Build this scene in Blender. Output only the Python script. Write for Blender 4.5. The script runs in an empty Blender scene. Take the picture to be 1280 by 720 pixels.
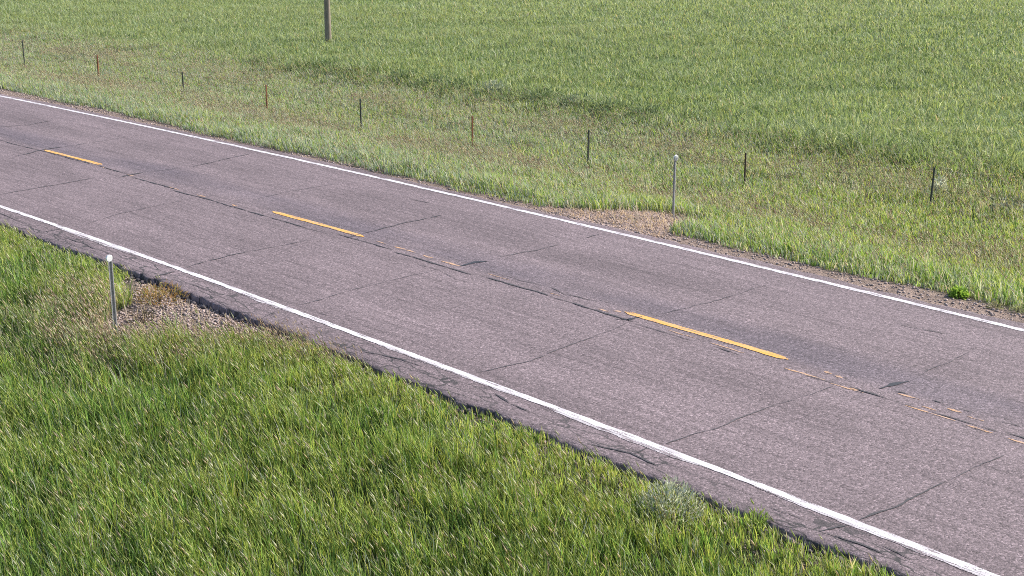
import bpy, bmesh, math, random
import numpy as np
from mathutils import Matrix, Vector

rng = np.random.default_rng(11)
random.seed(5)
SC = bpy.context.scene
COL = SC.collection

# ---------------------------------------------------------------- frame of the place
# s runs along the road, t across it; the road bends very gently.
K2, K3 = -0.0011919, 1.0695e-06


def curve(s):
    s = np.asarray(s, float)
    c = np.clip(s, -75.0, 20.0)
    y = K2 * c * c + K3 * c ** 3
    return y + (2 * K2 * c + 3 * K3 * c * c) * (s - c)


def world(s, t, z):
    s = np.asarray(s, float)
    return np.stack([s, curve(s) + t, np.broadcast_to(z, s.shape) + 0 * s], -1)


def W(s, t, z=0.0):
    return Vector((float(s), float(curve(s)) + float(t), float(z)))


# ---------------------------------------------------------------- numpy noise
_perm = np.random.default_rng(3).random((256, 256))


def vnoise(x, y):
    xi, yi = np.floor(x).astype(int), np.floor(y).astype(int)
    fx, fy = x - xi, y - yi
    fx, fy = fx * fx * (3 - 2 * fx), fy * fy * (3 - 2 * fy)
    g = lambda a, b: _perm[a & 255, b & 255]
    return ((g(xi, yi) * (1 - fx) + g(xi + 1, yi) * fx) * (1 - fy)
            + (g(xi, yi + 1) * (1 - fx) + g(xi + 1, yi + 1) * fx) * fy)


def fbm(x, y, f=1.0, o=3, seed=0):
    v, a, n = 0, 1.0, 0
    for i in range(o):
        v = v + a * vnoise(x * f + 17.3 * i + seed * 31.7, y * f + 9.1 * i + seed * 13.9)
        n += a
        a *= .5
        f *= 2.03
    return v / n


def inside(poly, s, t):
    r = np.zeros(np.shape(s), bool)
    n = len(poly)
    for i in range(n):
        x0, y0 = poly[i]
        x1, y1 = poly[(i + 1) % n]
        if y0 == y1:
            continue
        c = ((y0 > t) != (y1 > t)) & (s < (x1 - x0) * (t - y0) / (y1 - y0) + x0)
        r ^= c
    return r


GRAVEL_NEAR = [(-21.2, -3.7), (-20.2, -4.6), (-19.6, -5.0), (-19.3, -5.7), (-18.7, -6.2),
               (-17.8, -6.1), (-17.3, -5.4), (-17.0, -4.9), (-16.3, -4.4), (-15.6, -3.7)]
DIRT_FAR = [(-20.4, 3.7), (-19.5, 4.5), (-18.95, 5.75), (-18.0, 6.2), (-17.35, 5.9), (-17.0, 4.8), (-16.8, 4.35), (-16.4, 3.7)]


def jit(s, t, a, f, seed):
    return s + a * (fbm(s, t, f, 2, seed) - .5) * 2, t + a * (fbm(s, t, f, 2, seed + 1) - .5) * 2


def ground_z(s, t):
    zt = np.interp(t, [-4000, -60, -16, -11, -7.5, -5.4, -4.6, -4.2, -3.9, 3.6, 3.75, 4.3, 5.4, 8.0, 10.2, 12.5, 14.2, 22, 70, 4000],
                   [-1.4, -1.4, -1.25, -.95, -.53, -.20, -.09, -.082, -.16, -.16, -.022, -.03, -.12, -.36, -.34, -.22, .02, .05, .15, .4])
    zt = zt - .02 * np.exp(-((np.asarray(s) + 18.6) / 1.6) ** 2) * np.clip((-3.9 - np.asarray(t)) / .2, 0, 1) * np.clip((np.asarray(t) + 6.5) / 1.5, 0, 1)
    off = np.clip((np.abs(np.asarray(t) + .1) - 5) / 4, 0, 1)
    return zt + off * (.16 * (fbm(s, t, .22, 2, 4) - .5) + .4 * (fbm(s, t, .04, 2, 5) - .5) * np.clip((np.asarray(t) - 14) / 20, 0, 1))


# ---------------------------------------------------------------- materials
def new_mat(name):
    m = bpy.data.materials.new(name)
    m.use_nodes = True
    nt = m.node_tree
    nt.nodes.clear()
    out = nt.nodes.new('ShaderNodeOutputMaterial')
    return m, nt, out


def N(nt, kind, **kw):
    n = nt.nodes.new(kind)
    for k, v in kw.items():
        if k.startswith('i_'):
            n.inputs[k[2:].replace('_', ' ')].default_value = v
        else:
            setattr(n, k, v)
    return n


def mix_rgb(nt, a, b, fac, mode='MIX'):
    n = nt.nodes.new('ShaderNodeMix')
    n.data_type = 'RGBA'
    n.blend_type = mode
    for sock, v in ((n.inputs[0], fac), (n.inputs[6], a), (n.inputs[7], b)):
        if hasattr(v, 'is_linked'):
            nt.links.new(v, sock)
        else:
            sock.default_value = v
    return n.outputs[2]


def math_n(nt, op, a, b=None, c=None, clamp=False):
    n = nt.nodes.new('ShaderNodeMath')
    n.operation = op
    n.use_clamp = clamp
    for i, v in enumerate((a, b, c)):
        if v is None:
            continue
        if hasattr(v, 'is_linked'):
            nt.links.new(v, n.inputs[i])
        else:
            n.inputs[i].default_value = v
    return n.outputs[0]


def ramp(nt, fac, stops):
    n = nt.nodes.new('ShaderNodeValToRGB')
    cr = n.color_ramp
    while len(cr.elements) < len(stops):
        cr.elements.new(.5)
    for e, (p, c) in zip(cr.elements, stops):
        e.position = p
        e.color = c if len(c) == 4 else (*c, 1)
    nt.links.new(fac, n.inputs[0])
    return n.outputs[0]


def st_vec(nt, scale=(1, 1, 1)):
    uv = N(nt, 'ShaderNodeUVMap', uv_map='st')
    mp = N(nt, 'ShaderNodeMapping')
    mp.inputs['Scale'].default_value = scale
    nt.links.new(uv.outputs[0], mp.inputs[0])
    return mp.outputs[0]


def noise(nt, vec, scale, detail=3, rough=.55):
    n = N(nt, 'ShaderNodeTexNoise')
    n.inputs['Scale'].default_value = scale
    n.inputs['Detail'].default_value = detail
    n.inputs['Roughness'].default_value = rough
    if vec is not None:
        nt.links.new(vec, n.inputs['Vector'])
    return n.outputs[0]


def g3(v, tint=(1, 1, 1)):
    return (v * tint[0], v * tint[1], v * tint[2], 1)


PINK = (1.25, .965, 1.03)


def asphalt_color(nt, edge=False):
    """Worn chip seal: pale and dark stones, wheel tracks, tar-rich streaks."""
    base = ramp(nt, noise(nt, st_vec(nt, (.25, .9, 1)), 1.0, 3), [(.3, g3(.128, PINK)), (.7, g3(.162, PINK))])
    # tracks across the road
    sep = N(nt, 'ShaderNodeSeparateXYZ')
    nt.links.new(st_vec(nt), sep.inputs[0])
    wob = noise(nt, st_vec(nt, (.12, .3, 1)), 1.0, 2)
    t = math_n(nt, 'ADD', sep.outputs[1], math_n(nt, 'MULTIPLY', math_n(nt, 'SUBTRACT', wob, .5), .9))
    tn = math_n(nt, 'DIVIDE', math_n(nt, 'ADD', t, 5.0), 10.0, clamp=True)
    P = lambda x: (x + 5) / 10
    track = ramp(nt, tn, [(P(-4.4), g3(.92)), (P(-3.75), g3(.98)), (P(-3.4), g3(.80)), (P(-2.7), g3(1.02)), (P(-1.4), g3(.90)), (P(-.6), g3(1.02)),
                          (P(-.1), g3(.95)), (P(.25), (.68, .705, .76)), (P(.75), (.75, .77, .82)), (P(1.15), g3(1.0)), (P(1.9), g3(.76)),
                          (P(2.35), g3(.88)), (P(2.9), g3(1.06)), (P(3.5), g3(.9))])
    # (the smooth strip beside the joint and the track come and go along the road)
    come = ramp(nt, noise(nt, st_vec(nt, (.22, .5, 1)), 1.0, 3), [(.36, g3(.15)), (.6, g3(1))])
    c = mix_rgb(nt, base, mix_rgb(nt, base, track, 1.0, 'MULTIPLY'), come)
    # streaks dragged along the road
    streak = noise(nt, st_vec(nt, (.5, 9, 1)), 1.0, 4, .6)
    c = mix_rgb(nt, c, ramp(nt, streak, [(.30, g3(.74)), (.52, g3(1)), (.75, g3(1.1))]), 1.0, 'MULTIPLY')
    # stones
    v = N(nt, 'ShaderNodeTexVoronoi')
    v.inputs['Scale'].default_value = 50
    nt.links.new(st_vec(nt), v.inputs['Vector'])
    chip = ramp(nt, v.outputs['Color'], [(0, g3(.3)), (.35, g3(.8)), (.7, g3(1.12)), (1, g3(2.1))])
    c = mix_rgb(nt, c, chip, .9, 'MULTIPLY')
    mid = noise(nt, st_vec(nt), 23, 3, .75)
    c = mix_rgb(nt, c, ramp(nt, mid, [(.28, g3(.66)), (.5, g3(1.0)), (.72, g3(1.3))]), .8, 'MULTIPLY')
    # fine checking cracks towards the ragged near edge
    vc = N(nt, 'ShaderNodeTexVoronoi', feature='DISTANCE_TO_EDGE')
    nv = N(nt, 'ShaderNodeVectorMath', operation='ADD')
    nz = N(nt, 'ShaderNodeTexNoise')
    nz.inputs['Scale'].default_value = 5
    nt.links.new(st_vec(nt), nz.inputs['Vector'])
    nm = N(nt, 'ShaderNodeVectorMath', operation='SCALE')
    nm.inputs[3].default_value = .35
    nt.links.new(nz.outputs[1], nm.inputs[0])
    nt.links.new(nm.outputs[0], nv.inputs[0])
    nt.links.new(st_vec(nt, (.8, 3.4, 1)), nv.inputs[1])
    nt.links.new(nv.outputs[0], vc.inputs['Vector'])
    vc.inputs['Scale'].default_value = 1.7
    line = ramp(nt, vc.outputs['Distance'], [(.0, g3(.9)), (.026, g3(.75)), (.05, g3(0))])
    nearm = ramp(nt, tn, [(P(-3.95), g3(1)), (P(-3.75), g3(.7)), (P(-3.6), g3(0))])
    patch = ramp(nt, noise(nt, st_vec(nt, (.3, .6, 1)), 1.3, 3), [(.36, g3(0)), (.5, g3(1))])
    m = math_n(nt, 'MULTIPLY', math_n(nt, 'MULTIPLY', line, nearm), patch)
    c = mix_rgb(nt, c, g3(.03), m)
    return c, mid, v


def bump(nt, h, strength, dist):
    b = N(nt, 'ShaderNodeBump')
    b.inputs['Strength'].default_value = strength
    b.inputs['Distance'].default_value = dist
    nt.links.new(h, b.inputs['Height'])
    return b.outputs[0]


def principled(nt, out, color, rough=.8, normal=None, metal=0.0, spec=.5):
    p = N(nt, 'ShaderNodeBsdfPrincipled')
    if hasattr(color, 'is_linked'):
        nt.links.new(color, p.inputs['Base Color'])
    else:
        p.inputs['Base Color'].default_value = (*color[:3], 1)
    p.inputs['Roughness'].default_value = rough
    p.inputs['Metallic'].default_value = metal
    p.inputs['Specular IOR Level'].default_value = spec
    if normal is not None:
        nt.links.new(normal, p.inputs['Normal'])
    nt.links.new(p.outputs[0], out.inputs[0])
    return p


def mat_asphalt():
    m, nt, out = new_mat('asphalt')
    c, mid, v = asphalt_color(nt)
    h = math_n(nt, 'ADD', math_n(nt, 'MULTIPLY', v.outputs['Distance'], -.6), math_n(nt, 'MULTIPLY', mid, 1.2))
    principled(nt, out, c, .82, bump(nt, h, .55, .012), spec=.3)
    return m


def mat_paint(name, color, worn, cover, freq=(2.2, 16, 1)):
    m, nt, out = new_mat(name)
    c, mid, v = asphalt_color(nt)
    a = noise(nt, st_vec(nt, freq), 1.0, 4, .65)
    b = noise(nt, st_vec(nt), 60, 2)
    w = math_n(nt, 'ADD', math_n(nt, 'MULTIPLY', a, .65), math_n(nt, 'MULTIPLY', b, .35))
    f = ramp(nt, w, [(cover, g3(1)), (cover + .07, g3(0))])
    tone = ramp(nt, noise(nt, st_vec(nt, (1, 5, 1)), 2, 3), [(.3, (*worn, 1)), (.6, (*color, 1))])
    cc = mix_rgb(nt, c, tone, f)
    principled(nt, out, cc, .65, bump(nt, b, .3, .006), spec=.35)
    return m


def mat_simple(name, col, rough=.8, var=.25, scale=20, metal=0.0, bumpd=.002, stretch=(1, 1, 1)):
    m, nt, out = new_mat(name)
    tc = N(nt, 'ShaderNodeTexCoord')
    mp = N(nt, 'ShaderNodeMapping')
    mp.inputs['Scale'].default_value = stretch
    nt.links.new(tc.outputs['Object'], mp.inputs[0])
    n = noise(nt, mp.outputs[0], scale, 4, .6)
    c = ramp(nt, n, [(.3, tuple(x * (1 - var) for x in col)), (.7, tuple(min(1, x * (1 + var)) for x in col))])
    principled(nt, out, c, rough, bump(nt, n, .4, bumpd), metal)
    return m


def mat_foliage(name, trans=.42, rough=.55):
    m, nt, out = new_mat(name)
    a = N(nt, 'ShaderNodeAttribute', attribute_name='Col')
    p = N(nt, 'ShaderNodeBsdfPrincipled')
    nt.links.new(a.outputs['Color'], p.inputs['Base Color'])
    p.inputs['Roughness'].default_value = rough
    p.inputs['Specular IOR Level'].default_value = .2
    tr = N(nt, 'ShaderNodeBsdfTranslucent')
    nt.links.new(mix_rgb(nt, a.outputs['Color'], (1.15, 1.1, .7, 1), 1.0, 'MULTIPLY'), tr.inputs[0])
    mx = N(nt, 'ShaderNodeMixShader')
    mx.inputs[0].default_value = trans
    nt.links.new(p.outputs[0], mx.inputs[1])
    nt.links.new(tr.outputs[0], mx.inputs[2])
    nt.links.new(mx.outputs[0], out.inputs[0])
    return m


def mat_ground():
    m, nt, out = new_mat('soil')
    a = N(nt, 'ShaderNodeAttribute', attribute_name='Col')
    v = N(nt, 'ShaderNodeTexVoronoi')
    v.inputs['Scale'].default_value = 34
    nt.links.new(st_vec(nt), v.inputs['Vector'])
    chip = ramp(nt, v.outputs['Color'], [(0, g3(.5)), (.45, g3(.95)), (1, g3(1.6))])
    n = noise(nt, st_vec(nt), 3.2, 5, .65)
    c = mix_rgb(nt, a.outputs['Color'], chip, .9, 'MULTIPLY')
    c = mix_rgb(nt, c, ramp(nt, n, [(.3, g3(.65)), (.7, g3(1.3))]), 1.0, 'MULTIPLY')
    h = math_n(nt, 'ADD', math_n(nt, 'MULTIPLY', v.outputs['Distance'], -.6), math_n(nt, 'MULTIPLY', n, 2.0))
    principled(nt, out, c, .9, bump(nt, h, .8, .03), spec=.2)
    return m


M_ASPHALT = mat_asphalt()
M_WHITE = mat_paint('white_paint', (.66, .63, .65), (.42, .385, .40), .53)
M_WHITE_OLD = mat_paint('old_white_paint', (.52, .48, .50), (.36, .33, .34), .47)
M_YELLOW = mat_paint('yellow_paint', (.68, .345, .060), (.58, .36, .17), .52)
M_YELLOW_OLD = mat_paint('old_yellow_paint', (.50, .29, .15), (.44, .30, .22), .50, (6, 20, 1))
M_TAR = mat_simple('tar', (.046, .041, .045), .75, .3, 30)
M_TAR_FRESH = mat_simple('fresh_tar', (.024, .023, .027), .6, .3, 30)
M_TAR_SOFT = mat_simple('weathered_tar', (.080, .068, .074), .8, .3, 30)
M_GRASS = mat_foliage('grass_blades')
M_LEAF = mat_foliage('leaves', .42)
M_SOIL = mat_ground()
M_STONE = mat_simple('stones', (.32, .25, .225), .85, .55, 9)
M_CHUNK = mat_simple('broken_asphalt', (.085, .07, .075), .85, .5, 9)
M_WOOD = mat_simple('pole_wood', (.20, .165, .13), .85, .45, 8, 0, .01, (6, 6, .5))
M_GALV = mat_simple('galvanised_steel', (.27, .265, .27), .5, .4, 40, .2)
M_RUST = mat_simple('rusty_steel', (.20, .075, .035), .85, .4, 40)
M_GREEN_POST = mat_simple('dark_painted_steel', (.030, .036, .030), .7, .4, 40)
M_BROWN_POST = mat_simple('browned_steel', (.060, .034, .026), .8, .4, 40)
M_WIRE = mat_simple('barbed_wire_steel', (.10, .085, .075), .7, .3, 40, .2)
M_REFL = mat_simple('white_reflector', (.62, .64, .64), .25, .05, 30)
M_REFL_DULL = mat_simple('dull_reflector', (.30, .31, .32), .3, .2, 30)
M_ALU = mat_simple('aluminium', (.75, .76, .77), .4, .1, 30, .3)


# ---------------------------------------------------------------- mesh helpers
def link(o, parent=None):
    COL.objects.link(o)
    if parent is not None:
        o.parent = parent
    return o


def np_mesh(name, verts, faces_list, mat, cols=None, uv=None, smooth=False):
    """verts (n,3); faces_list: list of (m,k) int arrays."""
    me = bpy.data.meshes.new(name)
    verts = np.ascontiguousarray(verts, np.float32)
    me.vertices.add(len(verts))
    me.vertices.foreach_set('co', verts.ravel())
    idx = np.concatenate([f.ravel() for f in faces_list]).astype(np.int32)
    sizes = np.concatenate([np.full(len(f), f.shape[1], np.int32) for f in faces_list])
    starts = np.concatenate([[0], np.cumsum(sizes)[:-1]]).astype(np.int32)
    me.loops.add(len(idx))
    me.loops.foreach_set('vertex_index', idx)
    me.polygons.add(len(sizes))
    me.polygons.foreach_set('loop_start', starts)
    if smooth:
        me.polygons.foreach_set('use_smooth', np.ones(len(sizes), bool))
    me.update(calc_edges=True)
    if cols is not None:
        a = me.attributes.new('Col', 'FLOAT_COLOR', 'POINT')
        c = np.ones((len(verts), 4), np.float32)
        c[:, :3] = cols
        a.data.foreach_set('color', c.ravel())
    if uv is not None:
        l = me.uv_layers.new(name='st')
        l.data.foreach_set('uv', np.ascontiguousarray(uv[idx], np.float32).ravel())
    me.materials.append(mat)
    me.validate()
    return me


def np_obj(name, *a, parent=None, **k):
    return link(bpy.data.objects.new(name, np_mesh(name, *a, **k)), parent)


def bm_obj(name, bm, mat, parent=None, smooth=False):
    bmesh.ops.recalc_face_normals(bm, faces=bm.faces)
    me = bpy.data.meshes.new(name)
    bm.to_mesh(me)
    bm.free()
    me.materials.append(mat)
    if smooth:
        for p in me.polygons:
            p.use_smooth = True
    return link(bpy.data.objects.new(name, me), parent)


def tag(o, label=None, cat=None, group=None, kind=None):
    if label:
        o['label'] = label
    if cat:
        o['category'] = cat
    if group:
        o['group'] = group
    if kind:
        o['kind'] = kind
    return o


def grid_faces(nu, nv):
    i = np.arange(nu - 1)[:, None] * nv + np.arange(nv - 1)[None, :]
    i = i.ravel()
    return np.stack([i, i + nv, i + nv + 1, i + 1], 1)


# ---------------------------------------------------------------- ground (one sheet to the horizon)
def axis(parts):
    return np.unique(np.round(np.concatenate([np.arange(a, b, d) for a, b, d in parts]), 4))


gs = np.concatenate([-np.geomspace(4000, 75, 24), np.arange(-72, -30, .4), np.arange(-30, 1, .2), np.geomspace(2, 4000, 26)])
gt = np.concatenate([-np.geomspace(4000, 18, 24), np.arange(-17, -8, .4), np.arange(-8, -3.6, .12), [-3, 0, 3, 3.6, 3.75],
                     np.arange(3.9, 8, .15), np.arange(8, 30, .5), np.geomspace(31, 4000, 34)])
S, T = np.meshgrid(gs, gt, indexing='ij')
s_, t_ = S.ravel(), T.ravel()
z_ = ground_z(s_, t_)
thatch = np.array([.046, .052, .023])
dry = np.array([.16, .125, .075])
fieldc = np.array([.11, .15, .055])
gravel = np.array([.265, .195, .16])
straw = np.array([.36, .275, .25])
n1 = fbm(s_, t_, .5, 3, 8)[:, None]
gc = thatch * (1 - n1 * .6) + dry * n1 * .6
far = np.clip((t_ - 13) / 4, 0, 1)[:, None]
gc = gc * (1 - far) + fieldc * (.8 + .5 * fbm(s_, t_, .08, 3, 9)[:, None]) * far
back = np.clip((-15 - t_) / 3, 0, 1)[:, None]
gc = gc * (1 - back) + np.array([.075, .10, .035]) * back
js, jt = jit(s_, t_, .35, 1.2, 20)
shoulder = np.clip((4.75 + .5 * (fbm(s_, t_, .5, 2, 12) - .5) - t_) / .35, 0, 1) * (t_ > 0)
gc = gc * (1 - shoulder[:, None]) + (gravel * .78) * shoulder[:, None]
gl = inside(GRAVEL_NEAR, js, jt)[:, None]
gc = np.where(gl, gravel, gc)
gr = inside(DIRT_FAR, js, jt)[:, None]
gc = np.where(gr, straw * .95, gc)
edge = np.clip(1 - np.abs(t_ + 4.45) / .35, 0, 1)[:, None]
gc = gc * (1 - edge * .7) + np.array([.075, .062, .055]) * edge * .7  # dark soil, also putting the shade below the pavement drop into the ground colour
gc = np.where(gl, gravel, gc)
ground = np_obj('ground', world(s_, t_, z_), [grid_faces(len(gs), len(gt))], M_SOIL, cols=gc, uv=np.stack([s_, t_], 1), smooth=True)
tag(ground, 'bare soil and gravel under the roadside grass', None, None, 'structure')


# ---------------------------------------------------------------- road
def edge_near(s):
    return -4.26 + .22 * (fbm(s, 0 * s, .45, 3, 31) - .5) + .13 * (fbm(s, 0 * s, 2.5, 3, 32) - .5) + .17 * (fbm(s, 0 * s, 9, 3, 33) - .5)


def edge_far(s):
    return 3.90 + .22 * (fbm(s, 0 * s, .5, 3, 34) - .5) + .16 * (fbm(s, 0 * s, 3.0, 3, 35) - .5) + .06 * (fbm(s, 0 * s, 12, 2, 36) - .5)


rs = np.concatenate([-np.geomspace(600, 62, 20), np.arange(-60, -34, .15), np.arange(-34, 2, .04), np.geomspace(2.2, 400, 40)])
en, ef = edge_near(rs), edge_far(rs)
fr = np.concatenate([[0, 0, .004, .02], np.linspace(.05, .96, 16), [.985, .996, 1, 1]])
RT = en[:, None] + (ef - en)[:, None] * fr[None, :]
RS = np.repeat(rs[:, None], len(fr), 1)
RZ = np.zeros_like(RT)
RZ[:, 0] = -.19
RZ[:, -1] = -.10
RZ[:, 1] = -.022
RT[:, 0] -= .012
chew = .02 * (fbm(RS[:, 1], 0 * RS[:, 1], 14, 2, 40) - .5)
RZ[:, 1] += chew
RZ[:, -2] = -.012
crownz = lambda t: np.zeros_like(t)
road = np_obj('road', world(RS.ravel(), RT.ravel(), RZ.ravel()), [grid_faces(len(rs), len(fr))], M_ASPHALT,
              uv=np.stack([RS.ravel(), RT.ravel()], 1))
tag(road, 'two-lane asphalt road with worn chip seal surface', None, None, 'structure')


def ribbon(name, ss, tc, hw_l, hw_r, z, mat, parent=road, label=None):
    """Flat strip along arrays of s; tc centre, half widths to each side."""
    ss, tc = np.asarray(ss, float), np.asarray(tc, float)
    t4 = np.stack([tc - hw_l, tc + hw_r], 1)
    s4 = np.repeat(ss[:, None], 2, 1)
    o = np_obj(name, world(s4.ravel(), t4.ravel(), z), [grid_faces(len(ss), 2)], mat, uv=np.stack([s4.ravel(), t4.ravel()], 1), parent=parent)
    if label:
        o['label'] = label
    return o


ls = np.concatenate([-np.geomspace(590, 62, 20), np.arange(-60, 2, .06), np.geomspace(2.2, 390, 40)])
jag = lambda s, seed, a=.016: a * (fbm(s, 0 * s, 8, 3, seed) - .5) * 2
ribbon('edge_line', ls, np.full_like(ls, 3.6), .060 + jag(ls, 51), .060 + jag(ls, 52), .004, M_WHITE)
ribbon('edge_line', ls, np.full_like(ls, -3.6) + .012 * np.sin(ls * .5), .054 + jag(ls, 53, .022), .056 + jag(ls, 54, .012), .0055, M_WHITE)
for a, b in ((-24.6, -21.5), (-18.9, -17.0), (-15.3, -12.1), (-11.9, -9.2), (-8.6, -5.0)):
    sg = np.arange(a, b, .05)
    tap = np.minimum(1, np.minimum(sg - a, b - sg) / .5)
    ribbon('old_edge_line', sg, -3.650 - .008 * np.sin(sg), .045 * tap + jag(sg, 55, .03), .05 * tap, .004, M_WHITE_OLD)
for a, b in ((-41.7, -38.9), (-32.4, -29.75), (-23.15, -20.30), (-13.93, -10.93), (-4.65, -1.7)):
    sg = np.arange(a, b + .01, .05)
    tap = np.clip(np.minimum(sg - a, b - sg) / .12, .25, 1)
    ribbon('centre_dash', sg, .02 + .008 * np.sin(sg * 2), (.062 + jag(sg, 56, .018)) * tap, (.062 + jag(sg, 57, .012)) * tap, .006, M_YELLOW)

# scraps of the older centre line
vv, ff, uu = [], [], []
def scrap(s0, s1, t0, w):
    k = max(4, int((s1 - s0) / .06))
    sg = np.linspace(s0, s1, k)
    env = np.sin(np.linspace(.05, math.pi - .05, k)) ** .4
    wob = .02 * (fbm(sg, 0 * sg, 5, 2, 60) - .5)
    tt = np.stack([t0 + wob - w * env * (.6 + .8 * rng.random(k)), t0 + wob + w * env * (.6 + .8 * rng.random(k))], 1)
    s4 = np.repeat(sg[:, None], 2, 1)
    base = sum(len(x) for x in vv)
    vv.append(world(s4.ravel(), tt.ravel(), .0035))
    uu.append(np.stack([s4.ravel(), tt.ravel()], 1))
    ff.append(grid_faces(k, 2) + base)
for a in [(-19.9, -19.6, -.02, .02), (-19.35, -18.8, -.03, .028), (-18.55, -18.3, -.05, .03), (-18.05, -17.55, -.07, .032),
          (-29.5, -29.1, -.1, .03), (-28.4, -28.1, -.14, .03), (-26.6, -26.2, -.2, .03), (-25.5, -25.2, -.2, .03), (-24.2, -24.0, -.22, .03),
          (-12.9, -12.4, -.19, .014), (-12.1, -11.5, -.2, .018), (-10.75, -10.1, -.3, .02), (-10.32, -10.2, -.03, .03), (-10.12, -10.0, -.06, .03),
          (-10.0, -9.5, -.34, .016), (-9.72, -9.6, -.31, .03), (-9.2, -8.9, -.02, .02), (-8.75, -8.55, -.2, .012), (-8.9, -8.2, -.33, .016),
          (-8.5, -8.3, -.03, .025), (-8.2, -7.98, -.08, .03), (-8.05, -7.7, -.36, .018), (-7.5, -7.2, -.37, .02), (-16.9, -16.4, -.05, .012),
          (-15.4, -15.2, -.1, .012), (-14.3, -14.1, -.16, .02), (-14.1, -13.95, -.05, .04), (-6.6, -6.1, -.1, .03), (-5.6, -5.0, -.1, .03)]:
    scrap(*a)
np_obj('worn_centre_paint', np.concatenate(vv), ff, M_YELLOW_OLD, uv=np.concatenate(uu), parent=road)['label'] = 'flaking orange remnants of an older centre line'


def crack(pts, w, z=.0075, wob=.05, mat=None, step=.03):
    """A crack along (s,t) points with a wandering course and uneven width."""
    p = np.array(pts, float)
    d = np.concatenate([[0], np.cumsum(np.hypot(*np.diff(p, axis=0).T))])
    n = max(6, int(d[-1] / step))
    u = np.linspace(0, d[-1], n)
    cs, ct = np.interp(u, d, p[:, 0]), np.interp(u, d, p[:, 1])
    off = rng.random() * 90
    cs = cs + wob * 2 * (fbm(u + off, 0 * u, 2.2, 4, 71) - .5) + .022 * (fbm(u + off, 0 * u, 16, 2, 74) - .5)
    ct = ct + wob * 2 * (fbm(u + off, 0 * u, 2.2, 4, 72) - .5) + .022 * (fbm(u + off, 0 * u, 16, 2, 75) - .5)
    tx, ty = np.gradient(cs), np.gradient(ct)
    l = np.hypot(tx, ty) + 1e-9
    nx, ny = -ty / l, tx / l
    ww = w * .85 * np.clip(-.25 + 2.2 * fbm(u + off, 0 * u, 5.5, 3, 73), .12, 1.6) * np.minimum(1, np.minimum(u, d[-1] - u) / .25 + .12)
    s4 = np.stack([cs - nx * ww / 2, cs + nx * ww / 2], 1).ravel()
    t4 = np.stack([ct - ny * ww / 2, ct + ny * ww / 2], 1).ravel()
    return np_obj('crack', world(s4, t4, z), [grid_faces(n, 2)], mat or M_TAR, parent=road)


T_, Sf = M_TAR, M_TAR_SOFT
for pts, w, m in [
    ([(-32.05, -.9), (-32.45, .03), (-32.6, 1.25)], .05, T_), ([(-32.6, 1.25), (-32.86, 2.9)], .022, Sf),
    ([(-36.4, .6), (-36.2, 1.6), (-36.5, 2.4)], .035, Sf), ([(-36.0, -2.8), (-36.3, -.6)], .02, Sf),
    ([(-28.2, -.45), (-28.38, .3)], .06, T_), ([(-28.38, .3), (-28.25, 1.2)], .015, Sf), ([(-28.2, 1.3), (-28.75, 3.25)], .036, T_),
    ([(-28.15, -3.5), (-28.24, -2.55), (-28.51, -.8)], .024, Sf),
    ([(-24.45, -4.1), (-24.5, -3.55)], .035, T_), ([(-24.5, -3.2), (-24.94, -2.23), (-25.25, -.47)], .022, Sf),
    ([(-24.3, .3), (-24.5, 1.2), (-24.55, 2.6)], .016, Sf),
    ([(-20.3, -4.2), (-20.45, -3.7)], .045, T_), ([(-20.45, -3.5), (-20.66, -3.0), (-20.74, -2.1)], .028, T_), ([(-20.74, -2.1), (-20.73, -.7)], .018, Sf),
    ([(-20.45, -.3), (-20.5, .15)], .05, T_), ([(-20.5, .1), (-20.68, 1.15), (-20.72, 1.9)], .028, T_), ([(-20.7, 1.85), (-20.72, 2.2)], .055, T_),
    ([(-17.2, -4.25), (-17.38, -3.8)], .045, T_), ([(-17.4, -3.5), (-17.55, -2.4), (-17.66, -.5)], .016, Sf),
    ([(-17.56, -.04), (-17.6, .21), (-17.5, .52)], .17, M_TAR_FRESH), ([(-17.6, .76), (-17.52, 1.7), (-17.58, 2.25)], .022, Sf), ([(-17.6, 2.9), (-17.66, 3.45)], .035, T_),
    ([(-13.4, -3.95), (-13.33, -3.7)], .05, T_), ([(-13.3, -3.5), (-13.2, -2.6), (-13.37, -1.15)], .022, Sf), ([(-13.37, -1.2), (-13.5, -.3)], .014, Sf),
    ([(-13.74, -.32), (-13.62, -.28), (-13.58, .0)], .08, M_TAR_FRESH), ([(-13.72, -.42), (-13.66, -.28)], .06, T_), ([(-13.5, .3), (-13.4, 1.5), (-13.5, 2.8)], .014, Sf),
    ([(-10.05, -3.95), (-10.03, -3.7)], .04, T_), ([(-10.0, -3.55), (-9.96, -2.85), (-9.96, -1.6)], .024, Sf), ([(-9.96, -1.6), (-9.89, -.3)], .014, Sf),
    ([(-9.47, -.06), (-9.44, .2), (-9.37, .46)], .12, M_TAR_FRESH), ([(-9.4, .8), (-9.5, 2.2)], .012, Sf),
    ([(-7.45, -4.05), (-7.36, -3.7)], .05, T_), ([(-7.33, -3.5), (-7.3, -2.8), (-7.31, -1.9)], .03, T_), ([(-7.31, -1.9), (-7.3, -.8)], .014, Sf),
    ([(-7.4, -4.0), (-7.0, -3.95), (-6.7, -4.0)], .03, T_),
]:
    crack(pts, w, mat=m)
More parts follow.
